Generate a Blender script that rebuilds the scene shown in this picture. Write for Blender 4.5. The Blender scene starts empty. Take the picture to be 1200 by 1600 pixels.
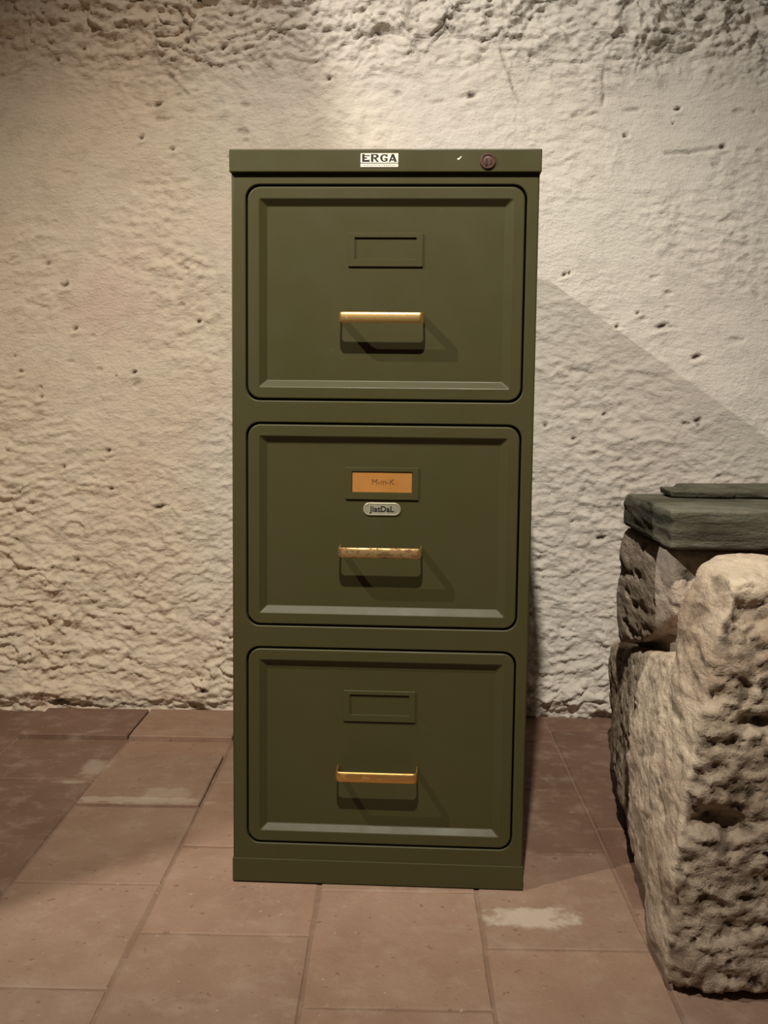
import bpy, bmesh, math, random
import numpy as np
from mathutils import Vector, Matrix

random.seed(7)
scene = bpy.context.scene
COL = scene.collection

# ------------------------------------------------------------------ camera
cam_d = bpy.data.cameras.new('camera')
cam_d.sensor_fit = 'VERTICAL'
cam_d.sensor_height = 36.0
cam_d.sensor_width = 27.0
cam_d.lens = 1650.0 / 1600.0 * 36.0
cam_d.clip_start = 0.02
cam = bpy.data.objects.new('camera', cam_d)
COL.objects.link(cam)
_r = Vector((0.99983672, 0.01435107, 0.01098133))
_f = Vector((-0.01320969, 0.99512236, -0.09775988))
_u = _r.cross(_f)
M = Matrix.Identity(4)
for i in range(3):
    M[i][0], M[i][1], M[i][2] = _r[i], _u[i], -_f[i]
M.translation = Vector((0.0263, -1.61375, 0.75503))
cam.matrix_world = M
scene.camera = cam

# ------------------------------------------------------------------ world, lamps, exposure
world = bpy.data.worlds.new('world')
scene.world = world
world.use_nodes = True
world.node_tree.nodes['Background'].inputs[0].default_value = (1.0, 0.84, 0.68, 1)
world.node_tree.nodes['Background'].inputs[1].default_value = 0.03

def aim(o, target):
    o.rotation_euler = (Vector(target) - o.location).to_track_quat('-Z', 'Y').to_euler()

def spot(name, loc, target, power, color, size, blend, radius):
    l = bpy.data.lights.new(name, 'SPOT')
    l.energy = power; l.color = color; l.spot_size = math.radians(size)
    l.spot_blend = blend; l.shadow_soft_size = radius
    o = bpy.data.objects.new(name, l); COL.objects.link(o)
    o.location = loc; aim(o, target)
    return o

spot('ceiling_spot', (-0.08, -1.9, 3.1), (-0.05, 0.45, 0.74), 468, (1.0, 0.925, 0.80), 51, 1.0, 0.03)
spot('left_lamp', (-1.2, -0.80, 2.10), (0.30, 0.40, 0.45), 105, (1.0, 0.96, 0.88), 116, 0.7, 0.009)

scene.view_settings.view_transform = 'Standard'
scene.view_settings.look = 'None'
scene.view_settings.gamma = 1
scene.view_settings.use_curve_mapping = False
scene.view_settings.exposure = 0.0

# ------------------------------------------------------------------ numpy noise
_rng = np.random.RandomState(3)
_perm = np.concatenate([_rng.permutation(512)] * 3)
_g = _rng.normal(size=(512, 3)); _g /= np.linalg.norm(_g, axis=1)[:, None]

def perlin(p):
    p = np.asarray(p, dtype=np.float64)
    i = np.floor(p).astype(np.int64); f = p - i
    w = f * f * f * (f * (f * 6 - 15) + 10)
    i &= 511
    out = 0
    for dx in (0, 1):
        wx = w[:, 0] if dx else 1 - w[:, 0]
        hx = _perm[(i[:, 0] + dx) & 511]
        for dy in (0, 1):
            wy = w[:, 1] if dy else 1 - w[:, 1]
            hy = _perm[(hx + i[:, 1] + dy) & 511]
            for dz in (0, 1):
                wz = w[:, 2] if dz else 1 - w[:, 2]
                g = _g[_perm[(hy + i[:, 2] + dz) & 511]]
                d = g[:, 0] * (f[:, 0] - dx) + g[:, 1] * (f[:, 1] - dy) + g[:, 2] * (f[:, 2] - dz)
                out = out + wx * wy * wz * d
    return out

def fbm(p, octaves=4, gain=0.5, lac=2.03):
    a, s, q = 1.0, 0.0, np.array(p, dtype=np.float64)
    for k in range(octaves):
        s = s + a * perlin(q + 17.3 * k); a *= gain; q = q * lac
    return s

def ridged(p, octaves=3, gain=0.5):
    a, s, q = 1.0, 0.0, np.array(p, dtype=np.float64)
    for k in range(octaves):
        s = s + a * (1 - np.abs(perlin(q + 31.7 * k)) * 2.6); a *= gain; q = q * 2.1
    return s

def smooth(a, b, x):
    t = np.clip((x - a) / (b - a), 0, 1)
    return t * t * (3 - 2 * t)

def seg_dist(px, pz, a, b):
    ax, az = a; bx, bz = b
    dx, dz = bx - ax, bz - az
    t = np.clip(((px - ax) * dx + (pz - az) * dz) / (dx * dx + dz * dz), 0, 1)
    return np.hypot(px - ax - t * dx, pz - az - t * dz)

# ------------------------------------------------------------------ materials
def new_mat(name):
    m = bpy.data.materials.new(name); m.use_nodes = True
    nt = m.node_tree
    return m, nt, nt.nodes['Principled BSDF']

def N(nt, t, **kw):
    n = nt.nodes.new(t)
    for k, v in kw.items():
        setattr(n, k, v)
    return n

def noise(nt, coord, scale, detail=4, rough=0.55, vec=None):
    n = N(nt, 'ShaderNodeTexNoise')
    n.inputs['Scale'].default_value = scale
    n.inputs['Detail'].default_value = detail
    n.inputs['Roughness'].default_value = rough
    if vec is not None:
        mp = N(nt, 'ShaderNodeMapping'); mp.inputs['Scale'].default_value = vec
        nt.links.new(coord, mp.inputs[0]); coord = mp.outputs[0]
    nt.links.new(coord, n.inputs['Vector'])
    return n.outputs[0]

def ramp(nt, fac, stops):
    r = N(nt, 'ShaderNodeValToRGB')
    el = r.color_ramp.elements
    while len(el) < len(stops):
        el.new(0.5)
    for e, (p, c) in zip(el, stops):
        e.position = p
        e.color = (c, c, c, 1) if isinstance(c, (int, float)) else (*c, 1)
    nt.links.new(fac, r.inputs[0])
    return r.outputs[0]

def mix(nt, fac, a, b, mode='MIX'):
    n = N(nt, 'ShaderNodeMix', data_type='RGBA', blend_type=mode)
    for s, v in ((n.inputs[0], fac), (n.inputs[6], a), (n.inputs[7], b)):
        if isinstance(v, (int, float)):
            s.default_value = v
        elif isinstance(v, tuple):
            s.default_value = (*v, 1)
        else:
            nt.links.new(v, s)
    return n.outputs[2]

def math_n(nt, op, a, b):
    n = N(nt, 'ShaderNodeMath', operation=op)
    for s, v in ((n.inputs[0], a), (n.inputs[1], b)):
        if isinstance(v, (int, float)):
            s.default_value = v
        else:
            nt.links.new(v, s)
    return n.outputs[0]

def bump(nt, b, height, strength, dist=0.002):
    n = N(nt, 'ShaderNodeBump')
    n.inputs['Strength'].default_value = strength
    n.inputs['Distance'].default_value = dist
    nt.links.new(height, n.inputs['Height'])
    nt.links.new(n.outputs[0], b.inputs['Normal'])
    return n

def world_pos(nt):
    return N(nt, 'ShaderNodeNewGeometry').outputs['Position']

def obj_pos(nt):
    return N(nt, 'ShaderNodeTexCoord').outputs['Object']

def mat_plaster():
    m, nt, b = new_mat('lime_plaster')
    P = world_pos(nt)
    big = noise(nt, P, 2.2, 3)
    c = ramp(nt, big, [(0.34, (0.72, 0.585, 0.455)), (0.52, (0.735, 0.635, 0.50)), (0.68, (0.755, 0.60, 0.485))])
    xyz = N(nt, 'ShaderNodeSeparateXYZ'); nt.links.new(P, xyz.inputs[0])
    # the plaster gets whiter towards the right
    side = ramp(nt, math_n(nt, 'ADD', math_n(nt, 'MULTIPLY', xyz.outputs[0], 0.9), noise(nt, P, 1.7, 2)), [(0.0, 0.0), (0.50, 1.0)])
    c = mix(nt, side, c, ramp(nt, big, [(0.36, (0.70, 0.635, 0.565)), (0.64, (0.735, 0.69, 0.615))]))
    sp = ramp(nt, noise(nt, P, 26, 5, 0.65), [(0.34, 0.80), (0.50, 1.0)])
    c = mix(nt, 0.55, c, sp, 'MULTIPLY')
    at = N(nt, 'ShaderNodeAttribute', attribute_name='dirt_shade')
    c = mix(nt, at.outputs['Fac'], c, (0.10, 0.075, 0.05))
    nt.links.new(c, b.inputs['Base Color'])
    b.inputs['Roughness'].default_value = 0.92
    b.inputs['Specular IOR Level'].default_value = 0.15
    h = math_n(nt, 'ADD', noise(nt, P, 75, 5, 0.62, (1, 1, 1.9)), math_n(nt, 'MULTIPLY', noise(nt, P, 210, 3, 0.6), 0.5))
    bump(nt, b, h, 0.7, 0.005)
    return m

def mat_terracotta(name, c0, c1, stain=True):
    m, nt, b = new_mat(name)
    P = world_pos(nt)
    oi = N(nt, 'ShaderNodeObjectInfo')
    c = ramp(nt, noise(nt, P, 7, 4), [(0.3, c0), (0.7, c1)])
    tint = ramp(nt, oi.outputs['Random'], [(0.0, (0.90, 0.86, 0.83)), (0.5, (1.0, 0.98, 0.95)), (1.0, (1.03, 0.93, 0.88))])
    c = mix(nt, 1.0, c, tint, 'MULTIPLY')
    dust = ramp(nt, noise(nt, P, 19, 6, 0.66), [(0.50, 0.0), (0.72, 0.55)])
    c = mix(nt, dust, c, (0.37, 0.275, 0.205))
    spots = ramp(nt, noise(nt, P, 55, 3, 0.6), [(0.655, 0.0), (0.70, 0.7)])
    c = mix(nt, spots, c, (0.16, 0.10, 0.065))
    flecks = ramp(nt, noise(nt, P, 95, 2, 0.5), [(0.715, 0.0), (0.76, 0.45)])
    c = mix(nt, flecks, c, (0.55, 0.46, 0.37))
    if stain:
        xyz = N(nt, 'ShaderNodeSeparateXYZ'); nt.links.new(P, xyz.inputs[0])
        edge = noise(nt, P, 28, 4, 0.6)
        # lime patches that were splashed on the tiles
        for cx, cy, rx, ry, k in ((0.232, -0.098, 0.072, 0.036, 0.70), (-0.45, 0.335, 0.13, 0.017, 0.42),
                                  (-0.415, 0.37, 0.05, 0.035, 0.30), (-0.60, 0.53, 0.035, 0.06, 0.36),
                                  (-0.62, 0.445, 0.05, 0.010, 0.35)):
            dx = math_n(nt, 'DIVIDE', math_n(nt, 'SUBTRACT', xyz.outputs[0], cx), rx)
            dy = math_n(nt, 'DIVIDE', math_n(nt, 'SUBTRACT', xyz.outputs[1], cy), ry)
            r2 = math_n(nt, 'ADD', math_n(nt, 'POWER', math_n(nt, 'ABSOLUTE', dx, 0), 3.0),
                        math_n(nt, 'POWER', math_n(nt, 'ABSOLUTE', dy, 0), 3.0))
            v = math_n(nt, 'ADD', r2, math_n(nt, 'MULTIPLY', math_n(nt, 'SUBTRACT', edge, 0.5), 3.6))
            f = ramp(nt, v, [(0.25, k), (1.25, 0.0)])
            c = mix(nt, f, c, (0.54, 0.46, 0.37))
    nt.links.new(c, b.inputs['Base Color'])
    b.inputs['Roughness'].default_value = 0.72
    b.inputs['Specular IOR Level'].default_value = 0.3
    h = math_n(nt, 'ADD', noise(nt, P, 14, 5, 0.6), math_n(nt, 'MULTIPLY', noise(nt, P, 120, 4, 0.65), 0.35))
    bump(nt, b, h, 0.5, 0.006)
    return m

def mat_rock(name, pale, mid, dark, pits=True, vec=(1, 0.4, 1.15)):
    m, nt, b = new_mat(name)
    P = world_pos(nt)
    c = ramp(nt, noise(nt, P, 9, 6, 0.62, vec), [(0.30, dark), (0.47, mid), (0.62, pale)])
    c2 = ramp(nt, noise(nt, P, 48, 5, 0.7, vec), [(0.34, 0.55), (0.52, 1.0)])
    c = mix(nt, 0.75, c, c2, 'MULTIPLY')
    if pits:
        at = N(nt, 'ShaderNodeAttribute', attribute_name='dirt_shade')
        c = mix(nt, at.outputs['Fac'], c, tuple(0.30 * v for v in dark))
    nt.links.new(c, b.inputs['Base Color'])
    b.inputs['Roughness'].default_value = 0.88
    b.inputs['Specular IOR Level'].default_value = 0.2
    h = math_n(nt, 'ADD', noise(nt, P, 60, 6, 0.7, vec), math_n(nt, 'MULTIPLY', noise(nt, P, 190, 3, 0.6), 0.4))
    bump(nt, b, h, 0.85, 0.006)
    return m

def mat_paint():
    m, nt, b = new_mat('olive_enamel')
    P = obj_pos(nt)
    c = ramp(nt, noise(nt, P, 3.5, 3), [(0.35, (0.053, 0.0485, 0.017)), (0.65, (0.059, 0.0515, 0.0195))])
    wear = ramp(nt, noise(nt, P, 34, 6, 0.7), [(0.66, 0.0), (0.80, 0.35)])
    c = mix(nt, wear, c, (0.12, 0.11, 0.075))
    nt.links.new(c, b.inputs['Base Color'])
    r = ramp(nt, noise(nt, P, 12, 4), [(0.3, 0.38), (0.7, 0.50)])
    nt.links.new(r, b.inputs['Roughness'])
    b.inputs['Specular IOR Level'].default_value = 0.26
    bump(nt, b, noise(nt, P, 130, 2, 0.5), 0.05, 0.001)
    return m

def mat_brass(name, base, tarn, lo, hi, rough):
    m, nt, b = new_mat(name)
    P = obj_pos(nt)
    f = ramp(nt, noise(nt, P, 95, 5, 0.68, (0.55, 1, 1)), [(lo, 0.0), (hi, 1.0)])
    c = mix(nt, f, base, tarn)
    nt.links.new(c, b.inputs['Base Color'])
    met = math_n(nt, 'SUBTRACT', 1.0, math_n(nt, 'MULTIPLY', f, 0.55))
    nt.links.new(met, b.inputs['Metallic'])
    rr = math_n(nt, 'ADD', rough, math_n(nt, 'MULTIPLY', f, 0.25))
    nt.links.new(rr, b.inputs['Roughness'])
    bump(nt, b, noise(nt, P, 160, 3, 0.6), 0.12, 0.001)
    return m

def mat_plain(name, col, rough=0.6, metallic=0.0, var=0.15, scale=60):
    m, nt, b = new_mat(name)
    P = obj_pos(nt)
    f = noise(nt, P, scale, 4)
    c = ramp(nt, f, [(0.3, tuple(v * (1 - var) for v in col)), (0.7, tuple(min(1, v * (1 + var)) for v in col))])
    nt.links.new(c, b.inputs['Base Color'])
    b.inputs['Roughness'].default_value = rough
    b.inputs['Metallic'].default_value = metallic
    return m

PLASTER = mat_plaster()
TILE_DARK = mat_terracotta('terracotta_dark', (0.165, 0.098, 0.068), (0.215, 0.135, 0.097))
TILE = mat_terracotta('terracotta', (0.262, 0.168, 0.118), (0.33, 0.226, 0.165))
MORTAR = mat_terracotta('dusty_mortar', (0.20, 0.135, 0.095), (0.25, 0.175, 0.125), stain=False)
BOULDER = mat_rock('pale_limestone', (0.70, 0.575, 0.43), (0.54, 0.425, 0.315), (0.30, 0.21, 0.14))
BLOCK = mat_rock('grey_tuff', (0.62, 0.51, 0.405), (0.54, 0.425, 0.33), (0.33, 0.245, 0.175))
SLATE = mat_rock('green_slate', (0.19, 0.178, 0.132), (0.125, 0.12, 0.084), (0.070, 0.064, 0.043), vec=(0.5, 0.5, 2.6))
PAINT = mat_paint()
DARK = mat_plain('shadowed_steel', (0.02, 0.019, 0.012), 0.7)
BRASS = [mat_brass('worn_brass', (0.80, 0.52, 0.20), (0.30, 0.16, 0.05), 0.62, 0.78, 0.40),
         mat_brass('tarnished_brass', (0.66, 0.44, 0.20), (0.17, 0.085, 0.03), 0.44, 0.62, 0.42),
         mat_brass('satin_brass', (0.72, 0.42, 0.14), (0.38, 0.20, 0.06), 0.55, 0.75, 0.45)]
WHITE = mat_plain('white_enamel', (0.80, 0.75, 0.64), 0.35)
BLACK = mat_plain('black_print', (0.012, 0.010, 0.008), 0.5)
CREAM = mat_plain('aged_nickel', (0.40, 0.37, 0.27), 0.35, 0.35)
CARD = mat_plain('orange_card', (0.40, 0.165, 0.027), 0.8, 0.0, 0.10, 25)
INK = mat_plain('brown_ink', (0.13, 0.048, 0.010), 0.8)
RUST = mat_plain('rusty_lock', (0.085, 0.034, 0.023), 0.55, 0.3, 0.45, 160)
KEYHOLE = mat_plain('keyhole_black', (0.008, 0.005, 0.004), 0.6)

# ------------------------------------------------------------------ helpers
def link(name, me, mats, parent=None, smooth_shade=False):
    o = bpy.data.objects.new(name, me); COL.objects.link(o)
    for m in (mats if isinstance(mats, (list, tuple)) else [mats]):
        me.materials.append(m)
    if parent:
        o.parent = parent
    if smooth_shade:
        me.polygons.foreach_set('use_smooth', [True] * len(me.polygons))
    return o

def from_bm(name, bm, mats, parent=None, smooth_shade=False):
    bmesh.ops.recalc_face_normals(bm, faces=bm.faces[:])
    me = bpy.data.meshes.new(name); bm.to_mesh(me); bm.free()
    return link(name, me, mats, parent, smooth_shade)

def box(bm, x0, x1, y0, y1, z0, z1, bev=0.0, seg=2, mi=0):
    vs = [bm.verts.new((x, y, z)) for x in (x0, x1) for y in (y0, y1) for z in (z0, z1)]
    fs = [(0, 1, 3, 2), (4, 6, 7, 5), (0, 4, 5, 1), (2, 3, 7, 6), (0, 2, 6, 4), (1, 5, 7, 3)]
    faces = [bm.faces.new([vs[i] for i in f]) for f in fs]
    for f in faces:
        f.material_index = mi
    bmesh.ops.recalc_face_normals(bm, faces=faces)
    if bev:
        es = list({e for f in faces for e in f.edges})
        bmesh.ops.bevel(bm, geom=es, offset=bev, segments=seg, profile=0.5, affect='EDGES')

def rr(cx, cz, hw, hh, r, n=8):
    pts = []
    for (sx, sz, a0) in ((1, 1, 0), (-1, 1, 90), (-1, -1, 180), (1, -1, 270)):
        for k in range(n + 1):
            a = math.radians(a0 + 90 * k / n)
            pts.append((cx + sx * (hw - r) + r * math.cos(a), cz + sz * (hh - r) + r * math.sin(a)))
    return pts

def loop(bm, pts, y):
    return [bm.verts.new((x, y, z)) for x, z in pts]

def bridge(bm, a, b, mi=0, sm=False):
    n = len(a)
    for i in range(n):
        j = (i + 1) % n
        f = bm.faces.new((a[i], a[j], b[j], b[i])); f.material_index = mi; f.smooth = sm

def text_mesh(body, size, offset=0.0, extrude=0.0002, xs=1.0):
    cu = bpy.data.curves.new('lettering', 'FONT')
    cu.body = body; cu.size = size; cu.offset = offset; cu.extrude = extrude
    cu.align_x = 'CENTER'; cu.align_y = 'CENTER'
    o = bpy.data.objects.new('lettering', cu); COL.objects.link(o)
    dg = bpy.context.evaluated_depsgraph_get()
    me = bpy.data.meshes.new_from_object(o.evaluated_get(dg))
    bpy.data.objects.remove(o); bpy.data.curves.remove(cu)
    me.transform(Matrix.Scale(xs, 4, (1, 0, 0)))
    me.transform(Matrix.Rotation(math.radians(90), 4, 'X'))
    me.materials.clear()
    return me

def tag(o, label, cat, group=None):
    o['label'] = label; o['category'] = cat
    if group:
        o['group'] = group

def grid_mesh(name, P, nu, nv, flip=False):
    idx = np.arange(nu * nv).reshape(nv, nu)
    q = np.stack([idx[:-1, :-1], idx[:-1, 1:], idx[1:, 1:], idx[1:, :-1]], -1).reshape(-1, 4)
    if flip:
        q = q[:, ::-1]
    me = bpy.data.meshes.new(name)
    me.vertices.add(len(P)); me.vertices.foreach_set('co', P.astype(np.float32).ravel())
    me.loops.add(q.size); me.loops.foreach_set('vertex_index', q.astype(np.int32).ravel())
    me.polygons.add(len(q))
    me.polygons.foreach_set('loop_start', np.arange(0, q.size, 4, dtype=np.int32))
    me.update(calc_edges=True)
    me.polygons.foreach_set('use_smooth', np.ones(len(q), dtype=bool))
    return me

def set_dirt_shade(me, d):
    a = me.attributes.new('dirt_shade', 'FLOAT', 'POINT')
    a.data.foreach_set('value', d.astype(np.float32))

# ------------------------------------------------------------------ the setting
WY = 0.9376          # back wall
VAULT_Z, VAULT_R = 1.47, 0.75

PITS = [(-0.146, 1.52), (-0.717, 1.581), (-0.78, 1.556), (-0.551, 1.46), (-0.59, 1.383), (-0.514, 1.358), (-0.34, 1.613),
        (-0.393, 1.583), (0.186, 1.484), (0.776, 1.374), (0.547, 1.396), (0.671, 1.46), (-0.815, 1.089), (-0.773, 1.039),
        (-0.753, 0.936), (-0.887, 0.834), (-0.612, 0.834), (-0.837, 0.773), (-0.455, 0.957), (-0.676, 0.646),
        (-0.786, 0.604), (-0.671, 0.552), (-0.553, 0.51), (-0.759, 0.375), (-0.826, 0.164), (-0.877, 0.142),
        (0.414, 1.075), (0.591, 0.987), (0.543, 0.955), (0.733, 0.885), (0.742, 0.734), (0.742, 0.723),
        (0.52, 0.747), (0.379, 0.718), (0.448, 0.688), (0.518, 0.447), (0.65, 0.957), (-0.81, 0.022), (-0.453, 0.055)]
WIDE = {(0.186, 1.484): 2.0, (0.518, 0.447): 1.8, (0.733, 0.885): 1.7, (0.742, 0.734): 1.7, (0.65, 0.957): 2.4,
        (-0.551, 1.46): 1.8, (-0.553, 0.51): 1.8, (-0.81, 0.022): 3.2, (0.776, 1.374): 1.3, (-0.773, 1.039): 1.4}
CRACKS = [[(0.251, 1.584), (0.259, 1.562), (0.272, 1.53), (0.283, 1.50), (0.296, 1.469)],
          [(-0.504, 1.68), (-0.46, 1.608), (-0.423, 1.544), (-0.401, 1.505)],
          [(-0.549, 1.644), (-0.543, 1.55), (-0.476, 1.478)], [(-0.663, 1.567), (-0.61, 1.556), (-0.558, 1.557)],
          [(0.243, 1.52), (0.213, 1.51), (0.186, 1.484), (0.12, 1.472), (0.072, 1.465)],
          [(0.385, 1.599), (0.371, 1.553), (0.372, 1.516)], [(0.49, 1.543), (0.493, 1.453)],
          [(0.423, 1.438), (0.52, 1.453), (0.638, 1.461)],
          [(0.396, 1.614), (0.43, 1.622), (0.47, 1.625), (0.51, 1.611), (0.544, 1.617), (0.60, 1.625), (0.647, 1.622)],
          [(-0.946, 0.442), (-0.907, 0.426), (-0.871, 0.401)], [(0.48, 0.645), (0.515, 0.639), (0.546, 0.641), (0.607, 0.637)],
          [(-0.844, 0.031), (-0.789, 0.016)], [(-0.484, 0.046), (-0.45, 0.052), (-0.421, 0.065)],
          [(-0.919, 1.522), (-0.859, 1.522)], [(0.642, 1.356), (0.70, 1.36), (0.776, 1.374)]]

def wall_relief(x, s):
    """height of the plaster towards the room, and a 0..1 dirt value"""
    p = np.stack([x, np.zeros_like(x), s], 1)
    low = smooth(0.95, 0.25, s); top = smooth(1.46, 1.66, s)
    right = smooth(0.15, 0.45, x)
    warp = np.stack([fbm(p * 5, 3), np.zeros_like(x), fbm(p * 5 + 50, 3)], 1) * 0.06
    h = 0.018 * fbm(p * 1.6, 3)
    h += 0.006 * fbm((p + warp * 0.5) * np.array([3.4, 1, 5.0]), 3)
    active = smooth(-0.10, 0.30, fbm(p * 2.6 + 33, 3))          # where the trowel left its marks
    act = np.clip(0.18 + 0.82 * active + 0.55 * low + 0.6 * top, 0, 1.4)
    # flakes: thin skins of plaster that end in short sharp lips
    t = fbm((p + warp * 0.8) * np.array([5.0, 1, 7.0]) + 9, 3)
    lip = fbm(p * np.array([9, 1, 12]) + 60, 2)
    brk = smooth(0.02, 0.25, lip)
    st = t * 4.0
    fl = np.floor(st); fr = st - fl
    h += (0.0042 + 0.0035 * low + 0.006 * top) * act * brk * (fl + smooth(0.0, 0.07, fr) - st)
    # short lumps and strokes
    q = (p + warp * 0.25)
    l1 = fbm(q * np.array([17, 1, 27]), 4, 0.58)
    h += (0.0036 + 0.0050 * low * (1 - 0.25 * right) + 0.010 * top) * act * l1
    l3 = fbm((q + warp * 0.3) * np.array([30, 1, 66]) + 12, 4, 0.65)
    h += (0.0024 + 0.0034 * low + 0.004 * top) * (0.25 + act) * (l3 + 0.6 * np.abs(l3))
    t2 = fbm((p + warp * 0.6) * np.array([10, 1, 19]) + 29, 3, 0.55) * 3.2
    f2 = np.floor(t2)
    h += 0.0038 * low * (f2 + smooth(0.0, 0.10, t2 - f2) - 0.8 * t2)
    l2 = np.maximum(0, ridged(q * np.array([8, 1, 14]) + 4, 3) - 1.25)
    h += (0.004 + 0.004 * low + 0.014 * top) * l2 * act
    patch = smooth(0.10, 0.30, fbm(p * 3.1 + 77, 3))
    h += 0.006 * patch * fbm(p * np.array([30, 1, 42]) + 3, 3, 0.6) * (1 + low)
    for cx, cs, rx, rs in ((-0.47, 1.085, 0.06, 0.03), (-0.40, 0.25, 0.06, 0.03), (-0.56, 0.25, 0.07, 0.03), (-0.45, 0.07, 0.09, 0.03)):
        k = np.exp(-((x - cx) / rx) ** 2 - ((s - cs) / rs) ** 2)
        h += 0.012 * k * (fbm(p * np.array([40, 1, 55]) + 8, 3, 0.6) - 0.15)
    rub = fbm((p + warp) * 9 + 21, 4, 0.6)
    rt = fbm((p + warp) * np.array([5, 1, 9]) + 91, 4, 0.55) * 4.5
    rf = np.floor(rt)
    h += 0.020 * top * rub + 0.011 * top * (rf + smooth(0.0, 0.12, rt - rf) - 0.45 * rt)
    h += 0.008 * top * fbm(p * np.array([28, 1, 44]) + 14, 3, 0.6)
    dirt_shade = np.zeros_like(x)
    for c in PITS:
        k = WIDE.get(c, 0.85)
        rx = 0.0058 * k; rz = 0.0043 * (1 + 0.25 * (k - 1))
        near = (np.abs(x - c[0]) < 0.06) & (np.abs(s - c[1]) < 0.05)
        u = (x[near] - c[0]); v = (s[near] - c[1]) - 0.25 * u
        wob = fbm(np.stack([x[near], np.zeros(near.sum()), s[near]], 1) * 95 + 7, 2)
        r2 = ((u / rx) ** 2 + (v / rz) ** 2) * (1 + 1.5 * wob)
        r2 = np.maximum(r2, 0); h[near] -= 0.012 * np.exp(-r2 ** 1.5)
        h[near] += 0.004 * np.exp(-((u / (rx * 2.4)) ** 2 + ((v + 2.6 * rz) / (rz * 1.2)) ** 2))
        dirt_shade[near] = np.maximum(dirt_shade[near], 0.85 * np.exp(-(r2 / 0.8) ** 2))
    nick = smooth(0.36, 0.46, fbm(p * np.array([19, 1, 34]) + 44, 2, 0.4)) * smooth(0.0, 0.2, fbm(p * 3.7 + 11, 2))
    h -= 0.006 * nick
    dirt_shade = np.maximum(dirt_shade, 0.22 * nick)
    for c in CRACKS:
        for a, b in zip(c[:-1], c[1:]):
            near = (x > min(a[0], b[0]) - 0.03) & (x < max(a[0], b[0]) + 0.03) & (s > min(a[1], b[1]) - 0.03) & (s < max(a[1], b[1]) + 0.03)
            xn = x[near]; sn = s[near]
            w = 0.004 * fbm(np.stack([xn, xn * 0, sn], 1) * 45, 2)
            d = seg_dist(xn + w, sn + w, a, b)
            brk_ = smooth(-0.12, 0.16, fbm(np.stack([xn, xn * 0, sn], 1) * 24 + 3, 2))
            if c is CRACKS[0]:
                brk_ = np.maximum(brk_, 0.75)
            k = np.exp(-(d / 0.0032) ** 2) * brk_
            h[near] -= 0.0065 * k
            dirt_shade[near] = np.maximum(dirt_shade[near], 0.45 * k)
    # ragged foot of the plaster
    foot = smooth(0.045, 0.0, s)
    h -= foot * (0.014 + 0.05 * np.maximum(0, fbm(p * np.array([16, 1, 30]) + 2, 3)))
    dirt_shade = np.maximum(dirt_shade, 0.35 * foot * smooth(0.0, 0.3, fbm(p * 30, 3)))
    return h, dirt_shade

def build_back_wall():
    xs = np.concatenate([np.linspace(-1.22, -1.04, 8, endpoint=False), np.arange(-1.04, 0.98, 0.0037), np.linspace(0.98, 2.2, 90)])
    ss = np.concatenate([np.arange(-0.01, 1.80, 0.0037), np.linspace(1.80, 2.1, 30)])
    X, S = np.meshgrid(xs, ss); x = X.ravel(); s = S.ravel()
    h, d = wall_relief(x, s)
    a = np.maximum(0, s - VAULT_Z) / VAULT_R
    by = WY - VAULT_R * (1 - np.cos(a)); bz = np.where(s > VAULT_Z, VAULT_Z + VAULT_R * np.sin(a), s)
    P = np.stack([x, by - h * np.cos(a), bz - h * np.sin(a)], 1)
    me = grid_mesh('wall_back', P, len(xs), len(ss), flip=False)
    set_dirt_shade(me, d)
    o = link('wall_back', me, PLASTER); o['kind'] = 'structure'
    return by[-1], bz[-1], a[-1]

vy, vz, va = build_back_wall()

def struct_bm(name, bm, mat):
    o = from_bm(name, bm, mat); o['kind'] = 'structure'
    return o

# the vault goes on over the room
bm = bmesh.new()
prof = []
for k in range(9):
    a = va + (math.radians(84) - va) * k / 8
    prof.append((WY - VAULT_R * (1 - math.cos(a)) - 0.75 * k / 8, VAULT_Z + VAULT_R * math.sin(a) + 0.95 * k / 8))
prof.append((-2.6, 3.5)); prof.append((-3.4, 3.5))
rows = [[bm.verts.new((x, y, z)) for x in (-1.22, 0.3, 2.2)] for y, z in prof]
for r0, r1 in zip(rows[:-1], rows[1:]):
    for i in range(2):
        bm.faces.new((r0[i], r0[i + 1], r1[i + 1], r1[i]))
struct_bm('ceiling', bm, PLASTER)

# unseen left wall and doorway, added to block the lamp; edge shaped for shadows
bm = bmesh.new()
edge = [(-0.585, 0.0), (-0.60, 0.9), (-0.613, 1.50), (-0.613, 1.73), (-0.524, 2.00), (-0.42, 2.25), (-0.25, 2.6)]
f0 = [bm.verts.new((-1.03, y, z)) for y, z in edge] + [bm.verts.new((-1.03, WY + 0.02, 2.6)), bm.verts.new((-1.03, WY + 0.02, 0))]
f1 = [bm.verts.new((-1.14, v.co.y, v.co.z)) for v in f0]
bm.faces.new(f0); bm.faces.new(f1[::-1]); bridge(bm, f0, f1)
struct_bm('wall_left_blocker', bm, PLASTER)

bm = bmesh.new(); box(bm, 2.2, 2.3, -2.6, WY + 0.1, 0, 3.5)
struct_bm('wall_right', bm, PLASTER)

# floor: a bed of mortar with the tiles laid in it
bm = bmesh.new()
box(bm, -2.6, 2.3, -2.8, WY + 0.06, -0.06, -0.0034)
floor = struct_bm('floor', bm, MORTAR)

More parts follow.
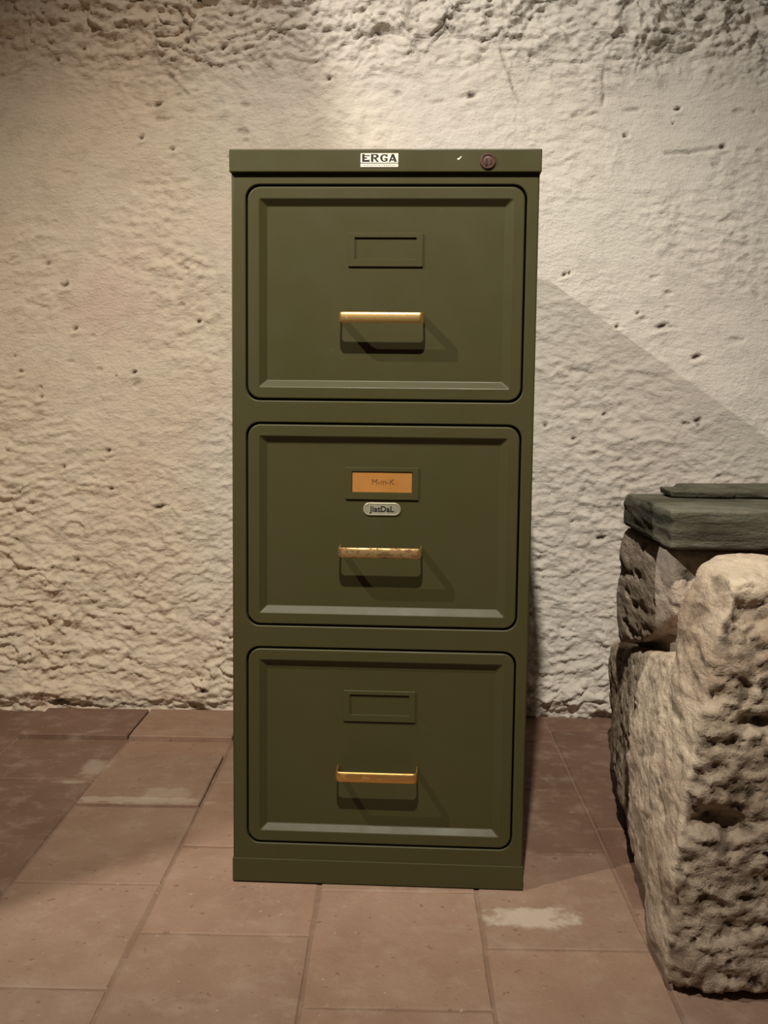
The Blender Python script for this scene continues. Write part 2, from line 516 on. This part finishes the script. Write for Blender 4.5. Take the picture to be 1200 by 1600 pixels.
COLX = [-1.085, -0.835, -0.580, -0.342, -0.090, 0.157, 0.392, 0.640, 0.888, 1.136, 1.384, 1.632]
ROWS = {0: [0.93, 0.60, 0.29, -0.02, -0.33, -0.64, -0.95],
        1: [0.93, 0.715, 0.462, 0.150, -0.165, -0.475, -0.785, -1.09],
        2: [0.93, 0.713, 0.603, 0.315, -0.006, -0.312, -0.62, -0.93],
        3: [0.93, 0.716, 0.45, 0.140, -0.163, -0.47, -0.78, -1.09],
        4: [0.93, 0.716, 0.60, 0.29, -0.018, -0.346, -0.65, -0.96],
        5: [0.93, 0.745, 0.437, 0.130, -0.190, -0.50, -0.81],
        6: [0.93, 0.835, 0.556, 0.245, -0.06, -0.37, -0.68],
        7: [0.93, 0.70, 0.40, 0.09, -0.22, -0.53, -0.84],
        8: [0.93, 0.60, 0.29, -0.02, -0.33, -0.64, -0.95], 9: [0.93, 0.70, 0.40, 0.09, -0.22, -0.53, -0.84],
        10: [0.93, 0.60, 0.29, -0.02, -0.33, -0.64, -0.95]}

def make_tile(x0, x1, y0, y1, lift, tx, ty, mat):
    g = random.uniform(0.0016, 0.0030)
    x0 += g; x1 -= g; y0 += g; y1 -= g
    cx, cy = (x0 + x1) / 2, (y0 + y1) / 2
    ring = []
    n = 4
    for (ax, ay, bx, by) in ((x0, y0, x1, y0), (x1, y0, x1, y1), (x1, y1, x0, y1), (x0, y1, x0, y0)):
        for k in range(n):
            t = k / n
            j = random.uniform(-0.0012, 0.0012) if k else -0.001
            px, py = ax + (bx - ax) * t, ay + (by - ay) * t
            d = Vector((cx - px, cy - py)).normalized()
            ring.append((px - d.x * j - cx, py - d.y * j - cy))
    bm = bmesh.new()
    c = random.uniform(0.0025, 0.004)
    def z(px, py, dz):
        return lift + tx * px + ty * py + dz
    low = [bm.verts.new((px, py, z(px, py, -0.02))) for px, py in ring]
    mid = [bm.verts.new((px, py, z(px, py, -random.uniform(0.0014, 0.0022)))) for px, py in ring]
    top = []
    for px, py in ring:
        l = math.hypot(px, py); k = 1 - c / l
        top.append(bm.verts.new((px * k, py * k, z(px, py, 0))))
    bridge(bm, low, mid); bridge(bm, mid, top)
    bm.faces.new(top)
    o = from_bm('tile', bm, mat, floor)
    o.location = (cx, cy, 0)
    return o

for ci, ys in ROWS.items():
    for y1, y0 in zip(ys[:-1], ys[1:]):
        lift = -random.uniform(0.0008, 0.0022)
        tx, ty = random.uniform(-0.004, 0.004), random.uniform(-0.004, 0.004)
        if y1 > 0.9 and ci in (1, 2, 3, 4):
            lift, tx, ty = 0.009, 0, 0
        if ci == 2 and abs(y1 - 0.603) < 0.01:
            lift, tx, ty = 0.005, 0.0, 0.002
        if -0.3 < COLX[ci] < 0.2 and y1 < 0.72 and y0 > -0.4 or COLX[ci + 1] > 0.37 and lift < 0:
            lift, tx, ty = -0.0012, tx * 0.1, ty * 0.1
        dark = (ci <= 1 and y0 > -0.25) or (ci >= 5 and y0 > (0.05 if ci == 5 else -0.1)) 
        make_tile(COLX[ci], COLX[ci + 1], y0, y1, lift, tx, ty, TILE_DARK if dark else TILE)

# ------------------------------------------------------------------ filing cabinet
cabinet = bpy.data.objects.new('filing_cabinet', None); COL.objects.link(cabinet)
cabinet.rotation_euler = (0, 0, -0.0371)
tag(cabinet, 'olive green metal filing cabinet with three drawers and brass handles', 'cabinet')

DRAW = [(1.0853, 0.7668), (0.7300, 0.4172), (0.3802, 0.0658)]   # seam top and bottom
SX = 0.0020                                                     # seam centre in x
SHW = 0.2088
HW, DEPTH = 0.2302, 0.82

bm = bmesh.new()
# front face with three rounded openings
outer = rr(0, (0.036 + 1.104) / 2, HW - 0.003, (1.104 - 0.036) / 2, 0.0005, 1)
lo = loop(bm, outer, 0.0)
edges = [bm.edges.new((lo[i], lo[(i + 1) % len(lo)])) for i in range(len(lo))]
holes = []
for zt, zb in DRAW:
    cz, hh = (zt + zb) / 2, (zt - zb) / 2 + 0.0016
    l0 = loop(bm, rr(SX, cz, SHW + 0.0016 + 0.0018, hh + 0.0018, 0.0225), 0.0)
    edges += [bm.edges.new((l0[i], l0[(i + 1) % len(l0)])) for i in range(len(l0))]
    holes.append((l0, cz, hh))
bmesh.ops.triangle_fill(bm, use_beauty=True, use_dissolve=False, edges=edges)
for l0, cz, hh in holes:
    l1 = loop(bm, rr(SX, cz, SHW + 0.0016 + 0.0006, hh + 0.0006, 0.0213), 0.0006)
    l2 = loop(bm, rr(SX, cz, SHW + 0.0016, hh, 0.0207), 0.0018)
    l3 = loop(bm, rr(SX, cz, SHW + 0.0016, hh, 0.0207), 0.016)
    bridge(bm, l0, l1, 0, True); bridge(bm, l1, l2, 0, True); bridge(bm, l2, l3, 1)
# rounded arris and sides
def ring_at(hw, y):
    return loop(bm, rr(0, (0.036 + 1.104) / 2, hw, (1.104 - 0.036) / 2, 0.0005, 1), y)
r1 = ring_at(HW - 0.0009, 0.0009); r2 = ring_at(HW, 0.003); r3 = ring_at(HW, DEPTH)
bridge(bm, lo, r1, 0, True); bridge(bm, r1, r2, 0, True); bridge(bm, r2, r3)
bm.faces.new(r3)
from_bm('carcass', bm, [PAINT, DARK], cabinet)

bm = bmesh.new(); box(bm, -0.2322, 0.2322, -0.007, DEPTH + 0.001, 1.1035, 1.1372, 0.0018, 3)
from_bm('lid', bm, PAINT, cabinet)
bm = bmesh.new(); box(bm, -0.2312, 0.2312, -0.0018, DEPTH, 0.0, 0.0385, 0.0014, 2)
from_bm('plinth', bm, PAINT, cabinet)

def handle_mesh(zc):
    """flat brass strap bent into a bow"""
    hw, yr, yf, r, t, hz = 0.0638, 0.0065, -0.0300, 0.0085, 0.0026, 0.0079
    def path(off):
        pts = [(-(hw - off), yr)]
        rr_ = r - off
        for k in range(7):
            a = math.radians(180 + 90 * k / 6)
            pts.append((-(hw - r) + rr_ * math.cos(a), (yf + r) + rr_ * math.sin(a)))
        for k in range(7):
            a = math.radians(270 + 90 * k / 6)
            pts.append(((hw - r) + rr_ * math.cos(a), (yf + r) + rr_ * math.sin(a)))
        pts.append((hw - off, yr))
        return pts
    bm = bmesh.new()
    prof = [(-1.0, 0.55), (-0.92, 0.20), (-0.55, 0.02), (0.0, -0.10), (0.55, 0.02), (0.92, 0.20), (1.0, 0.55), (1.0, 1.0), (-1.0, 1.0)]
    secs = []
    for (ox, oy), (ix, iy) in zip(path(0), path(t)):
        secs.append([bm.verts.new((ox + (ix - ox) * w, oy + (iy - oy) * w, zc + hz * v)) for v, w in prof])
    for a, b in zip(secs[:-1], secs[1:]):
        for i in range(9):
            j = (i + 1) % 9
            f = bm.faces.new((a[i], a[j], b[j], b[i])); f.smooth = i < 6
    bm.faces.new(secs[0]); bm.faces.new(secs[-1][::-1])
    return bm

def label_frame_mesh(cx, cz):
    bm = bmesh.new()
    yb, yf = 0.0080, 0.0052
    o0 = loop(bm, rr(cx, cz, 0.0563, 0.0248, 0.001, 2), yb)
    o1 = loop(bm, rr(cx, cz, 0.0563, 0.0248, 0.001, 2), yf + 0.0006)
    o2 = loop(bm, rr(cx, cz, 0.0557, 0.0242, 0.001, 2), yf)
    i0 = loop(bm, rr(cx, cz + 0.0022, 0.0470, 0.0165, 0.001, 2), yf)
    i1 = loop(bm, rr(cx, cz + 0.0022, 0.0466, 0.0161, 0.001, 2), yf + 0.0005)
    i2 = loop(bm, rr(cx, cz + 0.0022, 0.0466, 0.0161, 0.001, 2), yb)
    for a, b in ((o0, o1), (o1, o2), (o2, i0), (i0, i1), (i1, i2)):
        bridge(bm, a, b)
    return bm

HX = [-0.0008, 0.0005, -0.0012]
LX = [0.0026, 0.0010, 0.0007]
for k, (zt, zb) in enumerate(DRAW):
    cz, hh = (zt + zb) / 2, (zt - zb) / 2
    bm = bmesh.new()
    n = 8
    hw = SHW - 0.0012; h2 = hh - 0.0012
    b0 = loop(bm, rr(SX, cz, hw, h2, 0.0195, n), 0.018)
    b1 = loop(bm, rr(SX, cz, hw, h2, 0.0195, n), 0.0020)
    b2 = loop(bm, rr(SX, cz, hw - 0.0007, h2 - 0.0007, 0.0188, n), 0.0008)
    b3 = loop(bm, rr(SX, cz, hw - 0.0020, h2 - 0.0020, 0.0175, n), 0.0)
    c0 = loop(bm, rr(SX, cz, hw - 0.0168, h2 - 0.0170, 0.0030, n), 0.0)
    c1 = loop(bm, rr(SX, cz, hw - 0.0180, h2 - 0.0182, 0.0028, n), 0.0006)
    c2 = loop(bm, rr(SX, cz, hw - 0.0278, h2 - 0.0272, 0.0022, n), 0.0074)
    c3 = loop(bm, rr(SX, cz, hw - 0.0290, h2 - 0.0284, 0.0020, n), 0.0080)
    bridge(bm, b0, b1); bridge(bm, b1, b2, 0, True); bridge(bm, b2, b3, 0, True); bridge(bm, b3, c0)
    bridge(bm, c0, c1); bridge(bm, c1, c2); bridge(bm, c2, c3)
    bm.faces.new(c3); bm.faces.new(b0)
    dr = from_bm('drawer', bm, PAINT, cabinet)
    hm = handle_mesh(cz - 0.0372)
    bmesh.ops.translate(hm, verts=hm.verts[:], vec=(HX[k], 0, 0))
    h = from_bm('handle', hm, BRASS[k], dr)
    h['label'] = ['worn polished brass bow handle', 'darkly tarnished speckled brass bow handle', 'dull satin brass bow handle'][k]
    from_bm('label_frame', label_frame_mesh(LX[k], cz + 0.0660), PAINT, dr)
    if k == 1:
        zc = cz + 0.0660 + 0.0022
        bm = bmesh.new(); box(bm, LX[k] - 0.0458, LX[k] + 0.0458, 0.0068, 0.0078, zc - 0.0156, zc + 0.0146)
        me = bpy.data.meshes.new('paper_card'); bm.to_mesh(me); bm.free()
        tm = text_mesh('M-m-K', 0.0125, 0.0, 0.0001)
        tm.transform(Matrix.Translation((LX[k] + 0.0015, 0.0067, zc)))
        bm = bmesh.new(); bm.from_mesh(me); nf = len(bm.faces); bm.from_mesh(tm); bm.faces.ensure_lookup_table()
        for i, f in enumerate(bm.faces):
            f.material_index = 0 if i < nf else 1
        me2 = bpy.data.meshes.new('paper_card'); bm.to_mesh(me2); bm.free()
        c = link('paper_card', me2, [CARD, INK], dr); c['label'] = 'orange card with handwritten brown letters'
        # oval maker's emblem
        ec = (0.0014, 0.6000)
        bm = bmesh.new()
        e0 = loop(bm, rr(ec[0], ec[1], 0.0291, 0.0100, 0.0099, 8), 0.0080)
        e1 = loop(bm, rr(ec[0], ec[1], 0.0291, 0.0100, 0.0099, 8), 0.0066)
        e2 = loop(bm, rr(ec[0], ec[1], 0.0283, 0.0092, 0.0091, 8), 0.0060)
        e3 = loop(bm, rr(ec[0], ec[1], 0.0268, 0.0079, 0.0078, 8), 0.0060)
        e4 = loop(bm, rr(ec[0], ec[1], 0.0263, 0.0074, 0.0073, 8), 0.0065)
        for a, b in ((e0, e1), (e1, e2), (e2, e3), (e3, e4)):
            bridge(bm, a, b)
        bm.faces.new(e4); bmesh.ops.recalc_face_normals(bm, faces=bm.faces[:])
        nf = len(bm.faces)
        tm = text_mesh('JlatDaL', 0.0125, 0.00022, 0.0002, 1.02)
        tm.transform(Matrix.Translation((ec[0], 0.0063, ec[1])))
        bm.from_mesh(tm); bm.faces.ensure_lookup_table()
        for i, f in enumerate(bm.faces):
            f.material_index = 0 if i < nf else 1
        me = bpy.data.meshes.new('emblem'); bm.to_mesh(me); bm.free()
        c = link('emblem', me, [CREAM, BLACK], dr); c['label'] = 'small oval cream emblem with dark lettering'

# maker's plate, paint chip and lock on the lid
LY = -0.007
bm = bmesh.new()
box(bm, -0.0352, 0.0206, LY - 0.0008, LY, 1.1166, 1.1304)
box(bm, -0.0352, 0.0206, LY - 0.0008, LY, 1.1106, 1.1154)
nf = len(bm.faces)
def block_letters(bm, polys, x0, z0, w, h, y):
    for poly in polys:
        f0 = [bm.verts.new((x0 + u * w, y, z0 + v * h)) for u, v in poly]
        f1 = [bm.verts.new((x0 + u * w, y + 0.0004, z0 + v * h)) for u, v in poly]
        bm.faces.new(f0); bm.faces.new(f1[::-1]); bridge(bm, f0, f1)
# bold slab-serif capitals, drawn as polygons
E_ = [[(0, 0), (.30, 0), (.30, 1), (0, 1)], [(.30, .86), (.92, .86), (.92, .66), (.80, .74), (.30, .74)],
      [(.30, .58), (.62, .58), (.62, .42), (.30, .42)], [(.30, .26), (.80, .26), (.92, .36), (.92, .12), (.92, 0), (.30, 0)]]
R_ = [[(0, 0), (.30, 0), (.30, 1), (0, 1)], [(.30, 1), (.70, 1), (.92, .86), (.92, .62), (.70, .46), (.30, .46), (.30, .58), (.56, .60), (.64, .74), (.56, .87), (.30, .88)],
      [(.36, .46), (.62, .46), (1.0, .0), (.70, .0)]]
G_ = [[(.5, 1), (.18, .88), (0, .5), (.18, .12), (.5, 0), (.5, .14), (.36, .25), (.30, .5), (.36, .75), (.5, .86)],
      [(.5, 1), (.5, .86), (.68, .78), (.74, .66), (.94, .66), (.92, 1), (.80, .94)],
      [(.5, 0), (.80, .06), (.94, .16), (.94, .48), (.52, .48), (.52, .36), (.68, .36), (.68, .2), (.5, .14)]]
A_ = [[(0, 0), (.20, 0), (.50, .74), (.44, 1), (.36, 1)], [(.44, 1), (.62, 1), (1.0, 0), (.66, 0), (.40, .82)], [(.25, .18), (.62, .18), (.57, .34), (.31, .34)]]
for i, L in enumerate((E_, R_, G_, A_)):
    block_letters(bm, L, -0.0330 + i * 0.0132, 1.1180, 0.0122, 0.0112, LY - 0.0010)
# tiny line of print on the lower strip
x = -0.0325
while x < 0.0175:
    w = random.uniform(0.0012, 0.0026)
    block_letters(bm, [[(0, 0), (1, 0), (1, 1), (0, 1)]], x, 1.1122, w * 0.6, 0.0012, LY - 0.0009)
    x += w + 0.0006
bm.faces.ensure_lookup_table()
for i, f in enumerate(bm.faces):
    f.material_index = 0 if i < nf else 1
c = from_bm('nameplate', bm, [WHITE, BLACK], cabinet); c['label'] = 'white plate lettered ERGA in bold black capitals'

bm = bmesh.new()
lz, lx, R = 1.1190, 0.1528, 0.0118
def circ(r, y, n=24):
    return loop(bm, [(lx + r * math.cos(2 * math.pi * i / n), lz + r * math.sin(2 * math.pi * i / n)) for i in range(n)], y)
rings = [circ(R, LY), circ(R, LY - 0.002), circ(R - 0.0012, LY - 0.003), circ(R - 0.003, LY - 0.003), circ(R - 0.0036, LY - 0.0016), circ(0.0045, LY - 0.0022)]
for a, b in zip(rings[:-1], rings[1:]):
    bridge(bm, a, b)
bm.faces.new(rings[-1])
lock = from_bm('lock', bm, RUST, cabinet); lock['label'] = 'round rusty red brown lock'
bm = bmesh.new()
box(bm, lx - 0.0032, lx - 0.0008, LY - 0.0030, LY - 0.0015, lz - 0.0068, lz + 0.0032, 0.0005, 1)
box(bm, lx + 0.0036, lx + 0.0048, LY - 0.0028, LY - 0.0012, lz - 0.0060, lz + 0.0020, 0.0004, 1)
from_bm('keyhole', bm, KEYHOLE, lock)
bm = bmesh.new()
pts = [(-0.0030, -0.0022), (-0.0008, -0.0030), (0.0008, -0.0012), (0.0034, 0.0016), (0.0036, 0.0032), (0.0018, 0.0026), (0.0002, 0.0006), (-0.0026, 0.0002)]
a = loop(bm, [(0.1108 + u, 1.1232 + v) for u, v in pts], LY); b = loop(bm, [(0.1108 + 0.8 * u, 1.1232 + 0.8 * v) for u, v in pts], LY - 0.0006)
bridge(bm, a, b); bm.faces.new(b)
c = from_bm('paint_chip', bm, WHITE, cabinet); c['label'] = 'white chip in the paint'

# ------------------------------------------------------------------ stones
def hull_mesh(sets, voxel, rounds=5):
    """union of convex hulls, remeshed to an even skin"""
    bm = bmesh.new()
    for pts in sets:
        vs = [bm.verts.new(p) for p in pts]
        r = bmesh.ops.convex_hull(bm, input=vs)
        junk = [v for v in vs if not v.link_faces]
        bmesh.ops.delete(bm, geom=junk, context='VERTS')
    bmesh.ops.recalc_face_normals(bm, faces=bm.faces[:])
    me = bpy.data.meshes.new('hull'); bm.to_mesh(me); bm.free()
    o = bpy.data.objects.new('hull', me); COL.objects.link(o)
    md = o.modifiers.new('remesh', 'REMESH'); md.mode = 'VOXEL'; md.voxel_size = voxel
    sm = o.modifiers.new('smooth', 'SMOOTH'); sm.factor = 0.5; sm.iterations = rounds
    dg = bpy.context.evaluated_depsgraph_get()
    out = bpy.data.meshes.new_from_object(o.evaluated_get(dg))
    bpy.data.objects.remove(o); bpy.data.meshes.remove(me)
    return out

def arrays(me):
    n = len(me.vertices)
    V = np.empty(n * 3, np.float32); me.vertices.foreach_get('co', V)
    Nn = np.empty(n * 3, np.float32); me.vertex_normals.foreach_get('vector', Nn)
    return V.reshape(-1, 3).astype(np.float64), Nn.reshape(-1, 3).astype(np.float64)

def put(me, V):
    me.vertices.foreach_set('co', V.astype(np.float32).ravel()); me.update()

# big pale boulder: a tall head in front and a low tail running back to the wall
head = [(0.380, -0.295, 0.004), (0.384, -0.298, 0.13), (0.394, -0.296, 0.205), (0.408, -0.293, 0.27), (0.420, -0.290, 0.345), (0.428, -0.286, 0.405), (0.442, -0.276, 0.480), (0.462, -0.258, 0.538),
        (0.395, -0.10, 0.0), (0.404, -0.08, 0.2), (0.416, -0.10, 0.33), (0.426, -0.09, 0.41), (0.430, -0.12, 0.475), (0.456, -0.12, 0.536), (0.492, -0.075, 0.547), (0.436, -0.20, 0.478), (0.420, -0.20, 0.40),
        (0.95, -0.31, 0.01), (0.95, -0.29, 0.55), (0.95, -0.06, 0.0), (0.95, -0.07, 0.55), (0.45, -0.315, 0.012), (0.60, -0.32, 0.012), (0.5, -0.30, 0.3)]
tail = [(0.393, -0.14, 0.02), (0.402, -0.12, 0.30), (0.425, -0.10, 0.40), (0.424, 0.00, 0.035), (0.424, 0.02, 0.22), (0.433, 0.03, 0.275), (0.445, 0.02, 0.330), (0.485, 0.02, 0.374),
        (0.444, 0.24, 0.070), (0.444, 0.24, 0.13), (0.448, 0.26, 0.185), (0.458, 0.26, 0.235), (0.486, 0.27, 0.290), (0.474, 0.58, 0.075), (0.466, 0.50, 0.13), (0.474, 0.50, 0.215), (0.50, 0.52, 0.272),
        (0.50, 0.66, 0.075), (0.50, 0.66, 0.25), (0.95, -0.14, 0.0), (0.95, -0.14, 0.40), (0.95, 0.66, 0.075), (0.95, 0.66, 0.27), (0.95, 0.02, 0.372)]
# the tail overhangs its foot and leaves a dark gap over the floor
foot = [(0.455, -0.10, 0.0), (0.50, 0.10, 0.0), (0.545, 0.62, 0.0), (0.455, -0.10, 0.12), (0.50, 0.10, 0.12), (0.545, 0.62, 0.14),
        (0.95, -0.10, 0.0), (0.95, 0.62, 0.0), (0.95, -0.10, 0.12), (0.95, 0.62, 0.14)]
me = hull_mesh([head, tail, foot], 0.0044, 42)
V, Nr = arrays(me)
front = smooth(0.45, 0.85, -Nr[:, 1] + 0.30 * fbm(V * 11, 3)) * smooth(-0.02, -0.16, V[:, 1])
topf = smooth(0.6, 0.85, Nr[:, 2])
warp = np.stack([fbm(V * 7, 3), fbm(V * 7 + 40, 3), fbm(V * 7 + 80, 3)], 1) * 0.05
d = 0.016 * fbm(V * 5.0, 3)
d += (0.005 + 0.005 * front) * fbm((V + warp) * np.array([11, 6, 15]), 3, 0.5)
d += (0.0008 + 0.0034 * front) * (ridged((V + 0.5 * warp) * np.array([28, 28, 46]), 4, 0.65) - 1.0)
d += (0.0030 + 0.0040 * front) * fbm(V * np.array([46, 16, 52]), 4, 0.72) * (1 - 0.6 * topf)
pit = smooth(0.24, 0.36, fbm((V + 0.4 * warp) * np.array([40, 15, 46]) + 5, 3))
pit2 = smooth(0.34, 0.54, fbm((V + 0.7 * warp) * np.array([13, 13, 24]) + 15, 3)) * front
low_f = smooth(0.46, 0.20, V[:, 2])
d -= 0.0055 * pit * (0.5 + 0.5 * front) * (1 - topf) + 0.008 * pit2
dirt_shade = np.clip(0.22 * smooth(0.20, 0.06, V[:, 2] + 0.05 * fbm(V * 12, 3)) * (1 - front) + 0.45 * pit * (1 - topf) + 0.40 * pit2 + (0.14 + 0.30 * low_f) * front * (1 - topf), 0, 1)  # pit dirt, plus shade put into the colour of front and lower left side
# the cavities of the front face that can be told apart
for c, r, dep in (((0.440, -0.30, 0.232), (0.036, 0.06, 0.016), 0.030), ((0.49, -0.30, 0.36), (0.034, 0.06, 0.009), 0.024),
                  ((0.412, -0.28, 0.405), (0.012, 0.05, 0.008), 0.02), ((0.403, -0.28, 0.44), (0.007, 0.05, 0.007), 0.012),
                  ((0.475, -0.29, 0.50), (0.025, 0.05, 0.018), 0.022), ((0.40, -0.28, 0.33), (0.010, 0.05, 0.012), 0.016)):
    q = (V - np.array(c)) / np.array(r) + 0.6 * np.stack([fbm(V * 20, 2), np.zeros(len(V)), fbm(V * 20 + 9, 2)], 1)
    k = np.exp(-(q ** 2).sum(1) ** 1.4)
    d -= dep * k; dirt_shade = np.maximum(dirt_shade, 0.45 * k)
V2 = V + Nr * d[:, None]
V2[:, 2] = np.maximum(V2[:, 2], 0.001 + 0.010 * smooth(0.02, 0.05, -V2[:, 1] - 0.20) * smooth(0.40, 0.45, V2[:, 0]))
put(me, V2); set_dirt_shade(me, dirt_shade)
boulder = link('boulder', me, BOULDER, None, True)
tag(boulder, 'big pale rough boulder on the tiles right of the green cabinet', 'stone')

# grey block that lies on the boulder's low tail
upper = [(0.452, 0.385, 0.312), (0.449, 0.395, 0.42), (0.447, 0.390, 0.50), (0.457, 0.375, 0.538), (0.462, 0.03, 0.432), (0.455, 0.03, 0.50), (0.463, 0.04, 0.538),
         (0.452, 0.20, 0.355), (0.449, 0.2, 0.45), (0.454, 0.2, 0.537), (0.485, 0.01, 0.44), (0.95, 0.02, 0.44), (0.95, 0.03, 0.538), (0.95, 0.40, 0.31), (0.95, 0.40, 0.538), (0.47, 0.405, 0.315)]
core = [(0.487, 0.11, 0.355), (0.487, 0.11, 0.46), (0.490, 0.36, 0.279), (0.490, 0.36, 0.40), (0.487, 0.24, 0.291), (0.95, 0.11, 0.355), (0.95, 0.11, 0.46), (0.95, 0.36, 0.279), (0.95, 0.36, 0.4)]
me = hull_mesh([upper, core], 0.0046, 16)
V, Nr = arrays(me)
up = smooth(0.7, 0.9, Nr[:, 2])
d = 0.005 * fbm(V * 7, 3) + 0.0030 * fbm(V * np.array([26, 9, 30]), 4, 0.68)
pit = smooth(0.24, 0.40, fbm(V * np.array([34, 12, 40]) + 5, 3))
d -= 0.004 * pit
d *= (1 - up)
put(me, V + Nr * d[:, None]); set_dirt_shade(me, 0.5 * pit)
block = link('stone_block', me, BLOCK, None, True)
tag(block, 'pitted grey stone block between the boulder and the green slate slab', 'stone')

def slab(sets, voxel, amp, name):
    me = hull_mesh(sets, voxel)
    V, Nr = arrays(me)
    side = 1 - smooth(0.6, 0.9, np.abs(Nr[:, 2]))
    d = side * (amp * fbm(V * np.array([6, 5, 46]), 3, 0.5) + 0.5 * amp * (ridged(V * np.array([7, 5, 42]), 2) - 0.9))
    d += (1 - side) * np.where(Nr[:, 2] > 0, 0.0010, 0.0) * fbm(V * 18, 3)
    put(me, V + Nr * d[:, None]); set_dirt_shade(me, 0.0 * d)
    return link(name, me, SLATE, None, True)

s1 = slab([[(0.452, 0.372, 0.541), (0.450, 0.368, 0.585), (0.454, 0.360, 0.601), (0.462, 0.378, 0.600), (0.448, 0.33, 0.55), (0.443, -0.012, 0.545), (0.439, -0.018, 0.607),
            (0.95, -0.03, 0.545), (0.95, -0.03, 0.606), (0.95, 0.38, 0.5405), (0.95, 0.38, 0.600)]], 0.004, 0.0042, 'slate_stone')
tag(s1, 'thick dark green slate slab lying on the grey block', 'stone')
s2 = slab([[(0.507, 0.255, 0.6015), (0.507, 0.252, 0.613), (0.515, 0.37, 0.6015), (0.515, 0.365, 0.613), (0.62, 0.245, 0.6015), (0.62, 0.245, 0.613), (0.62, 0.37, 0.613), (0.62, 0.37, 0.6015)],
           [(0.530, 0.262, 0.6015), (0.545, 0.268, 0.620), (0.95, 0.24, 0.6015), (0.95, 0.25, 0.623), (0.95, 0.37, 0.6015), (0.95, 0.37, 0.623), (0.545, 0.365, 0.620)]], 0.003, 0.004, 'slate_stone')
tag(s2, 'thin broken slate sheet lying on top of the thick slab', 'stone')
s2.location.z = 0.0025
